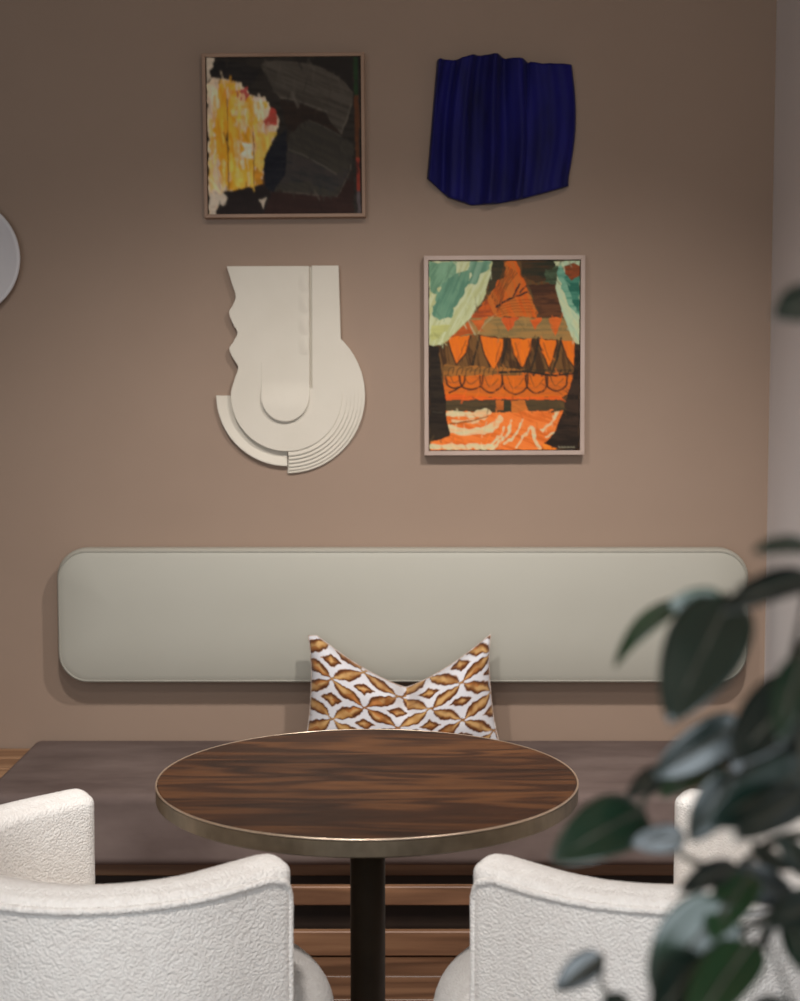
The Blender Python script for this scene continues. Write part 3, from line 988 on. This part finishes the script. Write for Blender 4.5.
C2.c = np.clip(C2.c * np.array([[1.12, 1.12, 0.95]]), 0, 0.86)
framed('framed_painting', 'tall framed abstract painting, orange petals between pale green curtains and black sides',
       [(423.4, 255.8), (585, 255.2), (584.3, 454.6), (424.8, 455.4)], DW - 0.035, 4.4, (149.6, 187.6), M['frame_pink'], C2, M['paint_orange'])

# ------------------------------------------------------------------ blue pleated wall piece
KB = 4.571


def bpt(x, y, D):
    return at(x / KB + 415, y / KB + 40, D)


top = [(100, 90), (200, 88), (270, 68), (380, 66), (412, 82), (495, 86), (520, 100), (580, 112), (722, 112)]
bot = [(55, 628), (112, 680), (152, 716), (190, 730), (260, 752), (380, 745), (470, 729), (600, 695), (704, 664)]
NU, NV = 150, 60
Db = DW - 0.03
cen = bpt(395, 410, Db)
tu = np.linspace(0, 1, NU)
tx_ = np.array([p[0] for p in top]); ty_ = np.array([p[1] for p in top])
bx_ = np.array([p[0] for p in bot]); by_ = np.array([p[1] for p in bot])
txu = 100 + (722 - 100) * tu
tyu = np.interp(txu, tx_, ty_)
bxu = 55 + (704 - 55) * tu
byu = np.interp(bxu, bx_, by_)
V, F = [], []
for j in range(NV):
    v = j / (NV - 1)
    for i in range(NU):
        u = tu[i]
        x = txu[i] * (1 - v) + bxu[i] * v
        y_ = tyu[i] * (1 - v) + byu[i] * v
        # right edge bulges out before the notch near the bottom
        x += (26 * math.sin(math.pi * min(v / 0.95, 1)) if v < 0.93 else 2) * max(0, (u - 0.55) / 0.45) ** 2
        p = bpt(x, y_, Db)
        sk = u + 0.05 * v * math.sin(u * 5) + 0.03 * math.sin(v * 3.1 + u * 4)
        f = 0.5 + 0.5 * math.sin(sk * 33 + 0.9 * math.sin(sk * 9 + 1.2))
        f2 = 0.5 + 0.5 * math.sin(sk * 71 + v * 1.5)
        dep = 0.016 + 0.026 * f ** 0.8 + 0.007 * f2
        if u > 0.68: dep = 0.034 + 0.010 * math.sin((u - 0.68) * 11) + 0.004 * f2
        edge = min(1, min(u, 1 - u) / 0.02)
        dep = 0.008 + (dep - 0.008) * math.sqrt(max(edge, 0))
        V.append((p.x - cen.x, -dep, p.z - cen.z))
for j in range(NV - 1):
    for i in range(NU - 1):
        a = j * NU + i
        F.append((a, a + NU, a + NU + 1, a + 1))
ring = [i for i in range(NU)] + [j * NU + NU - 1 for j in range(1, NV)] + [(NV - 1) * NU + i for i in range(NU - 2, -1, -1)] + [j * NU for j in range(NV - 2, 0, -1)]
base = len(V)
for k in ring: V.append((V[k][0], -0.001, V[k][2]))
n = len(ring)
for k in range(n):
    l = (k + 1) % n
    F.append((ring[k], ring[l], base + l, base + k))
F.append(tuple(base + k for k in range(n)))
o = mesh_obj('pleated_wall_hanging', V, F, M['blue'], None, True, (cen.x, DW, cen.z))
tag(o, 'deep ultramarine blue pleated wall sculpture with an uneven outline', 'wall art')

# ------------------------------------------------------------------ cream relief
KC = (DW - 0.03) / FPX          # metres per pixel at the wall, close enough for local offsets
CC = at(286.5, 395.6, DW - 0.03)
root = empty('relief_sculpture', (CC.x, DW, CC.z))
tag(root, 'cream layered relief with a wavy edge and stepped semicircles hung on the wall', 'wall art')


def q(px, py):
    return ((px - 286.5) * KC, (395.6 - py) * KC)


def arc(r, a0, a1, n=40):
    return [(r * KC * math.cos(R(a0 + (a1 - a0) * k / n)), r * KC * math.sin(R(a0 + (a1 - a0) * k / n))) for k in range(n + 1)]


# backing disc sector on the right, then ribs stepping down
prism('outer_sector', [q(288.3, 440)] + arc(78, -90, 44, 60) + [q(338, 340), q(320, 360)], 0, -0.008, M['plaster'], root, False, 0.001)
rib = [(55.0, 60.6, 0.0265), (60.6, 64.4, 0.0232), (64.4, 68.2, 0.020), (68.2, 72.0, 0.0168), (72.0, 75.4, 0.0136), (75.4, 78.2, 0.0105)]
for r0, r1, dpt in rib:
    # flush with the plate at the strip, each ring steps further down as it comes round to the foot
    nseg = 64
    a1 = math.degrees(math.acos(min(1, 53.0 / r1)))
    loops = []
    for k in range(nseg + 1):
        ad = -88.6 + (a1 + 88.6) * k / nseg
        a = R(ad)
        g = min(1, max(0, (18 - ad) / 75))
        g = g * g * (3 - 2 * g)
        d0 = 0.0294 + (dpt - 0.0294) * g
        lip = 0.0022 * g
        ca, sa = math.cos(a), math.sin(a)
        ro = r1 - 0.35 * g + 0.02
        loops.append([(r0 * KC * ca, -0.007, r0 * KC * sa), (r0 * KC * ca, -d0 + lip, r0 * KC * sa),
                      ((ro - 0.8) * KC * ca, -d0 - lip * 0.4, (ro - 0.8) * KC * sa), (ro * KC * ca, -d0, ro * KC * sa), (ro * KC * ca, -0.007, ro * KC * sa)])
    V, F = loops_mesh(loops)
    mesh_obj('rib', V, F, M['plaster'], root, False)
# left quarter crescent, dished
loops = []
for k in range(41):
    a = R(180 + 90 * k / 40)
    ca, sa = math.cos(a), math.sin(a)
    row_ = [(50 * KC * ca, 0, 50 * KC * sa), (50 * KC * ca, -0.008, 50 * KC * sa), (57 * KC * ca, -0.008, 57 * KC * sa), (62 * KC * ca, -0.010, 62 * KC * sa),
            (66 * KC * ca, -0.015, 66 * KC * sa), (69.6 * KC * ca, -0.019, 69.6 * KC * sa), (70.6 * KC * ca, -0.0185, 70.6 * KC * sa), (70.6 * KC * ca, 0, 70.6 * KC * sa)]
    loops.append(row_)
V, F = loops_mesh(loops)
mesh_obj('dished_crescent', V, F, M['plaster'], root, False)
# main plate: wavy left side, disc below
wave = [p for p in catmull([Vector((x, y_, 0)) for x, y_ in ((228, 267.6), (232.5, 283), (236.5, 297), (233.5, 306), (229.8, 313.5), (234, 325), (238, 333), (234, 342),
                                                             (229.8, 349.5), (234.5, 360), (238.4, 367.5), (235, 379), (231.5, 390))], 6)]
left = [q(p.x, p.y) for p in wave]
plate = left + arc(55.6, 176, 363, 70) + [q(341.5, 370), q(338.8, 267), q(312.2, 267), q(312.2, 388), q(309.6, 388), q(309.6, 267.4)]
prism('main_plate', plate, 0, -0.030, M['plaster'], root, False, 0.0012)
box('slit_back', (q(308, 0)[0], -0.016, q(0, 389)[1]), (q(314, 0)[0], -0.002, q(0, 268)[1]), M['plaster'], root)
# tongue: a U that rises out of the plate towards its round end
tong = [q(260.6, 382), ] + arc(26, 180, 360, 40) + [q(312.0 - 2.6, 372), q(309.4, 372)]
loops_f, V, F = [], [], []
cx_, cz_ = q(286.0, 392)
NT = 60
outer, inner = [], []
for k in range(NT + 1):
    t = k / NT
    if t < 0.22:
        p = (-25.5, 34 - 34 * t / 0.22)
    elif t > 0.78:
        p = (23.0, 34 * (t - 0.78) / 0.22)
    else:
        a = math.pi + math.pi * (t - 0.22) / 0.56
        p = (-1.25 + 24.25 * math.cos(a), 24.25 * math.sin(a) * 1.07)
    outer.append(p)


def lift(yv):
    t = min(1, max(0, (16 - yv) / 30.0))
    return 0.0006 + 0.0125 * t * t * (3 - 2 * t)


n = len(outer)
for x, yv in outer: V.append((x * KC, -0.0285, yv * KC))
for x, yv in outer: V.append((x * KC, -0.030 - lift(yv) + 0.0015, yv * KC))
for x, yv in outer: V.append((x * 0.965 * KC, -0.030 - lift(yv), yv * 0.965 * KC))
for lv in range(2):
    for k in range(n - 1):
        a = lv * n + k
        F.append((a, a + 1, a + n + 1, a + n))
# fill across in horizontal chords
for k in range(n // 2 - 1 + (n % 2)):
    a, b_ = 2 * n + k, 2 * n + n - 1 - k
    if a + 1 < b_ - 1 or a + 1 == b_ - 1:
        F.append((a, a + 1, b_ - 1, b_) if a + 1 != b_ - 1 else (a, a + 1, b_))
mesh_obj('raised_tongue', V, F, M['plaster'], root, False)
# soft scallops beside the slit
for k, yy in enumerate((283, 304, 325.5, 346)):
    V, F = [], []
    cxs, czs = q(303.2, yy)
    for j in range(13):
        for i in range(13):
            u, v_ = i / 12 * 2 - 1, j / 12 * 2 - 1
            w = max(0, 1 - u * u) * max(0, 1 - v_ * v_)
            hgt = 0.0065 * w * (0.5 + 0.5 * u)
            V.append((cxs + u * 6.2 * KC, -0.0297 - hgt, czs + v_ * 10 * KC))
    for j in range(12):
        for i in range(12):
            a = j * 13 + i
            F.append((a, a + 1, a + 14, a + 13))
    mesh_obj('scallop', V, F, M['plaster'], root, True)

# ------------------------------------------------------------------ white disc at the left
c = at(-37.7, 258, DW - 0.02)
rd = 59 * KC
V, F = lathe([(0, 0.03), (rd * 0.5, 0.03), (rd * 0.52, 0.0), (0.0, 0.0)][::-1], 48)
root = empty('wall_disc', (c.x, DW, c.z))
root.rotation_euler = (R(90), 0, 0)
tag(root, 'round white dished disc mounted on the brown wall', 'wall decor')
V, F = lathe([(0, 0), (rd * 0.42, 0), (rd * 0.42, 0.022), (0, 0.022)], 48)
mesh_obj('mount', V, F, M['ceramic'], root, False)
V, F = lathe([(0, 0.02), (rd * 0.6, 0.02), (rd * 0.92, 0.026), (rd, 0.036), (rd * 0.995, 0.040), (rd * 0.93, 0.037), (rd * 0.6, 0.029), (0, 0.026)], 96)
mesh_obj('dish', V, F, M['ceramic'], root)

# ------------------------------------------------------------------ patterned cushion with a karate chop
CW, CHH = 0.525, 0.325
cc = at(402, 735, DW - 0.22)
root = empty('throw_cushion', (cc.x, DW - 0.215, SEATZ + 0.014))
root.rotation_euler = (R(-9), R(-1.0), R(1.0))
tag(root, 'ikat patterned brown and white throw cushion with a chopped top on the bench', 'cushion')
NU, NV = 190, 150


def ikat(x, y, lobes=1):
    """x,y in metres from cushion centre / bottom -> rgb"""
    X, Y = x / 0.0885, y / 0.059
    n1 = noise.noise(Vector((x * 55, y * 25, 1.3)))
    n2 = noise.noise(Vector((x * 130, y * 60, 5.1)))
    X += 0.05 * n1; Y += 0.09 * noise.noise(Vector((x * 70, y * 30, 9.7)))
    s, t = (X + Y) / 2, (X - Y) / 2
    fs, ft = s - math.floor(s), t - math.floor(t)
    ds_, dt_ = min(fs, 1 - fs), min(ft, 1 - ft)
    ground = (0.66, 0.645, 0.665)
    best = -1
    # lens along each lattice line
    for d, f in ((ds_, ft), (dt_, fs)):
        g = min(1, max(0, (f - 0.10) / 0.80))
        w = 0.028 + 0.175 * math.sin(math.pi * g) ** 0.9
        best = max(best, 1 - d / w)
    dm = max(abs(fs - 0.5), abs(ft - 0.5))
    best2 = 1 - dm / 0.175
    b_ = max(best, best2) + 0.16 * n2
    if b_ < 0: return ground
    if b_ < 0.07:
        return (0.42, 0.25, 0.16)
    dark, mid, gold = (0.07, 0.022, 0.01), (0.22, 0.08, 0.022), (0.55, 0.33, 0.13)
    hue = noise.noise(Vector((math.floor(s * 2) * 3.1, math.floor(t * 2) * 5.7, 2.2)))
    if hue > 0.12: mid = (0.36, 0.17, 0.05)
    if hue < -0.25: gold = (0.5, 0.2, 0.06)
    if b_ < 0.5:
        k = max(0, (b_ - 0.2) / 0.3)
        return tuple(dark[i] * (1 - k) + mid[i] * k for i in range(3))
    k = min(1, (b_ - 0.5) / 0.3)
    k *= 0.8 + 1.1 * n1
    k = max(0, min(1, k))
    return tuple(mid[i] * (1 - k) + gold[i] * k for i in range(3))


V, F, Cc = [], [], []
for side in (1, -1):
    for j in range(NV):
        v = j / (NV - 1)
        for i in range(NU):
            u = i / (NU - 1)
            uu = 2 * u - 1
            vv = 2 * v - 1
            # outline: ears at top, notch between, sides pulled in slightly
            sidew = CW / 2 * (1.0 - 0.07 * v + 0.035 * (abs(vv) ** 3) - 0.02 * (1 - vv * vv))
            x = uu * sidew
            au = abs(uu - 0.06)
            ear = min(1.0, au / 0.97)
            ztop = CHH - 0.150 * (1 - ear ** 1.05)
            ztop -= 0.012 * math.sin(math.pi * min(1, ear))
            z = v * ztop + 0.012 * (1 - v) * (abs(uu) ** 4)
            # thickness
            e = (1 - abs(uu) ** 3.2) * (1 - abs(vv) ** 3.0)
            th = 0.085 * max(0.0, e) ** 0.55
            crease = math.exp(-(uu - 0.06) ** 2 / 0.012) * max(0, (v - 0.45) / 0.55) ** 1.2
            th *= 1 - 0.78 * crease
            fold = 0.010 * math.exp(-((abs(uu - 0.06) - 0.16 - 0.25 * (1 - v)) ** 2) / 0.006) * max(0, v - 0.3)
            dim = noise.noise(Vector((u * 5, v * 4, side * 3.0))) * 0.006 * e
            yv = -side * (th + fold * e + dim) + 0.03 * crease
            V.append((x, yv, z))
            # cloth coordinates: gathered towards the chop
            px_ = x + 0.03 * crease * (1 if uu > 0.06 else -1) * 0.5
            Cc.append(ikat(px_ + 0.012, v * (0.5 * ztop + 0.5 * CHH) * 1.05 + 0.012))
for sidx in range(2):
    base = sidx * NU * NV
    for j in range(NV - 1):
        for i in range(NU - 1):
            a = base + j * NU + i
            f = (a, a + 1, a + NU + 1, a + NU)
            F.append(f if sidx == 0 else tuple(reversed(f)))
me = bpy.data.meshes.new('cover')
me.from_pydata(V, [], F)
at_ = me.attributes.new('paint', 'FLOAT_COLOR', 'POINT')
at_.data.foreach_set('color', np.hstack([np.array(Cc), np.ones((len(Cc), 1))]).astype(np.float32).ravel())
link_mesh('cover', me, M['ikat'], root)
ring = [j * NU for j in range(0, NV, 3)] + [(NV - 1) * NU + i for i in range(0, NU, 3)] + [j * NU + NU - 1 for j in range(NV - 1, -1, -3)] + [i for i in range(NU - 1, -1, -3)]
pts = [((V[k][0] + V[k + NU * NV][0]) / 2, (V[k][1] + V[k + NU * NV][1]) / 2, (V[k][2] + V[k + NU * NV][2]) / 2) for k in ring]
clean = [pts[0]]
for p in pts[1:]:
    if (Vector(p) - Vector(clean[-1])).length > 0.003: clean.append(p)
PV, PF = tube(clean, 0.0022, 6, closed=True)
mesh_obj('piping', PV, PF, M['cord'], root)

# ------------------------------------------------------------------ foreground plant
PX, PY = 0.375, 0.93
root = empty('potted_plant', (PX, PY, 0))
tag(root, 'tall leafy potted plant with dark glossy green leaves beside the white chair', 'plant')
rootv = Vector((PX, PY, 0))
V, F = lathe([(0, 0), (0.125, 0), (0.135, 0.01), (0.165, 0.30), (0.172, 0.305), (0.172, 0.33), (0.158, 0.33), (0.154, 0.27), (0, 0.27)], 56)
mesh_obj('pot', V, F, M['pot'], root)
V, F = lathe([(0, 0.265), (0.154, 0.265), (0.154, 0.285), (0.08, 0.297), (0, 0.3)], 40)
mesh_obj('soil', V, F, M['soil'], root)
trunk = catmull([(0, 0, 0.26), (0.012, 0.004, 0.5), (-0.012, 0.01, 0.8), (0.006, -0.006, 1.05), (-0.006, 0.0, 1.3), (0.008, 0.008, 1.55), (0.0, 0.0, 1.68)], 6)
V, F = tube(trunk, [0.014 - 0.0095 * k / (len(trunk) - 1) for k in range(len(trunk))], 10)
mesh_obj('trunk', V, F, M['stem'], root)


PK = 0.8


def tpt(z):
    best = min(trunk, key=lambda p: abs(p.z - z))
    return best


def branch(pts, r0=0.004, r1=0.0016):
    """pts: (px,py,D); starts at the trunk a little below the first point"""
    w = [at(p[0], p[1], p[2] * PK) - rootv for p in pts]
    st = tpt(w[0].z - 0.05)
    c = catmull([st] + w, 6)
    V, F = tube(c, [r0 + (r1 - r0) * k / (len(c) - 1) for k in range(len(c))], 7)
    mesh_obj('branch', V, F, M['stem'], root)
    return c


BR = []
BR.append(branch([(850, 588, 1.10), (800, 582, 1.07), (752, 592, 1.05), (712, 606, 1.04)]))
BR.append(branch([(860, 735, 1.12), (800, 738, 1.10), (740, 758, 1.10), (690, 772, 1.10), (648, 795, 1.10), (636, 818, 1.10)]))
BR.append(branch([(860, 845, 1.10), (800, 835, 1.08), (762, 848, 1.06), (738, 868, 1.06), (700, 864, 1.06), (668, 846, 1.06)]))
BR.append(branch([(860, 900, 1.06), (800, 905, 1.04), (764, 919, 1.02), (726, 942, 1.0), (672, 995, 0.98), (640, 1020, 0.97)]))
BR.append(branch([(850, 1060, 1.1), (720, 1035, 1.12), (630, 1012, 1.12), (601, 985, 1.12)]))
BR.append(branch([(860, 330, 1.0), (820, 310, 0.97)]))
BR.append(branch([(860, 660, 1.05), (815, 640, 1.02), (790, 660, 1.0)]))
allb = [p for b_ in BR for p in b_] + trunk


def leaf(bx, by, tx, ty, wpx, D0, D1, roll=0.0, curl=0.15, fold=0.12, belly=0.45, petiole=True):
    D0, D1 = D0 * PK, D1 * PK
    P0, P1 = at(bx, by, D0) - rootv, at(tx, ty, D1) - rootv
    ax = (P1 - P0)
    Ln = ax.length
    ax.normalize()
    view = (Vector((0, 0, CAMZ)) - rootv - (P0 + P1) / 2).normalized()
    nrm = (view - ax * view.dot(ax))
    nrm.normalize()
    nrm = Matrix.Rotation(R(roll), 3, ax) @ nrm
    side = ax.cross(nrm)
    hwid = wpx * ((D0 + D1) / 2) / FPX / 2
    NL, NWW = 14, 8
    V, F = [], []
    for i in range(NL + 1):
        t = i / NL
        w = (t ** belly) * (1 - t) ** 0.75
        w /= (belly / (belly + 0.75)) ** belly * (0.75 / (belly + 0.75)) ** 0.75
        c = P0 + ax * (t * Ln) + nrm * (curl * Ln * (4 * t * (1 - t)) * 0.5)
        for j in range(NWW + 1):
            s = j / NWW * 2 - 1
            wob = 0.05 * math.sin(t * 11 + s * 2 + bx) * abs(s)
            V.append(c + side * (s * hwid * w) + nrm * ((fold * abs(s) ** 1.3 * w + wob * 0.5) * hwid * 1.2))
    for i in range(NL):
        for j in range(NWW):
            a = i * (NWW + 1) + j
            F.append((a, a + 1, a + NWW + 2, a + NWW + 1))
    o = mesh_obj('leaf', V, F, M['leaf'], root)
    md = o.modifiers.new('thickness', 'SOLIDIFY')
    md.thickness = 0.0006
    # midrib and petiole in one thin stalk
    near = min(allb, key=lambda p: (p - P0).length)
    pts = [near, (near + P0) / 2 + Vector((0, 0, 0.004)), P0]
    pts = [p for k, p in enumerate(pts) if k == 2 or (p - P0).length > 0.002 * (2 - k)]
    for i in range(1, NL - 1, 2):
        pts.append(V[i * (NWW + 1) + NWW // 2] - nrm * 0.0)
    V2, F2 = tube(pts, [0.0012] * (len(pts) - 1) + [0.0004], 5)
    s_ = mesh_obj('stalk', V2, F2, M['stem'], o)
    return o


LV = [
    # base px, tip px, width px, depth, tip depth change, roll, curl
    (726, 606, 668, 604, 36, 1.04, 0.0, 6, 0.10),
    (692, 600, 614, 668, 30, 1.05, 0.0, 46, 0.30),
    (730, 598, 669, 724, 82, 1.03, -0.06, 10, 0.05),
    (815, 576, 722, 612, 44, 0.94, -0.03, 42, 0.12),
    (814, 546, 752, 552, 30, 0.95, -0.02, 50, 0.10),
    (828, 298, 774, 318, 48, 0.93, -0.03, 30, 0.10),
    (744, 720, 652, 778, 48, 1.08, 0.005, -8, 0.10),
    (668, 768, 626, 800, 26, 1.10, -0.03, 30, 0.10),
    (808, 682, 732, 764, 68, 1.02, -0.05, 14, 0.08),
    (806, 652, 780, 742, 44, 0.92, -0.04, 30, 0.10),
    (792, 738, 726, 778, 34, 1.04, 0.0, 10, 0.08),
    (644, 810, 551, 862, 64, 1.10, -0.05, 16, 0.12),
    (686, 836, 630, 843, 30, 1.06, 0.006, -4, 0.06),
    (808, 768, 704, 824, 62, 1.00, -0.05, -16, 0.10),
    (806, 792, 734, 840, 44, 0.98, -0.06, 10, 0.08),
    (734, 774, 690, 842, 42, 1.03, 0.004, -6, 0.08),
    (712, 764, 660, 798, 36, 1.10, -0.03, 34, 0.10),
    (740, 866, 678, 894, 32, 1.05, -0.05, 30, 0.12),
    (733, 873, 799, 902, 42, 1.04, 0.005, 4, 0.08),
    (752, 847, 797, 869, 24, 1.06, -0.03, 40, 0.10),
    (728, 902, 650, 990, 80, 1.00, -0.005, -10, 0.08),
    (704, 955, 652, 1025, 54, 0.99, -0.06, 14, 0.08),
    (750, 874, 711, 942, 46, 1.03, -0.05, 20, 0.10),
    (752, 942, 690, 1034, 64, 0.98, -0.06, 24, 0.08),
    (603, 955, 555, 990, 32, 1.12, 0.0, 12, 0.10),
    (628, 998, 594, 1018, 24, 1.12, -0.02, 15, 0.10),
    (808, 872, 776, 836, 28, 1.05, -0.03, 20, 0.10),
    (834, 900, 766, 928, 48, 1.00, -0.05, 30, 0.10),
    (776, 922, 752, 968, 22, 1.00, 0.0, 60, 0.10),
    (790, 905, 806, 975, 36, 1.02, -0.03, 40, 0.10),
    (820, 700, 786, 782, 54, 1.06, -0.04, 10, 0.10),
    (702, 774, 744, 800, 34, 1.10, -0.03, 5, 0.10),
    (762, 745, 738, 790, 40, 1.08, -0.05, 5, 0.10),
    (790, 1000, 750, 1060, 60, 1.00, -0.03, 30, 0.10),
]
for bx, by, tx, ty, w, d0, dd, roll, curl in LV:
    leaf(bx, by, tx, ty, w, d0, d0 + dd, roll, curl)
# crown leaves around the trunk, beyond the right edge of the photograph
rl = random.Random(5)
for k in range(72):
    by = rl.uniform(250, 1250)
    bx = rl.uniform(915, 1010)
    ang = rl.uniform(-60, 75)
    ln = rl.uniform(75, 110)
    D0 = PY / PK + rl.uniform(-0.12, 0.16)
    sgn = 1 if rl.random() < 0.62 else -0.55
    leaf(bx, by, bx + sgn * ln * math.cos(R(ang)), by + ln * math.sin(R(ang)), rl.uniform(46, 66), D0, D0 + rl.uniform(-0.05, 0.05), rl.uniform(-60, 60), 0.12)
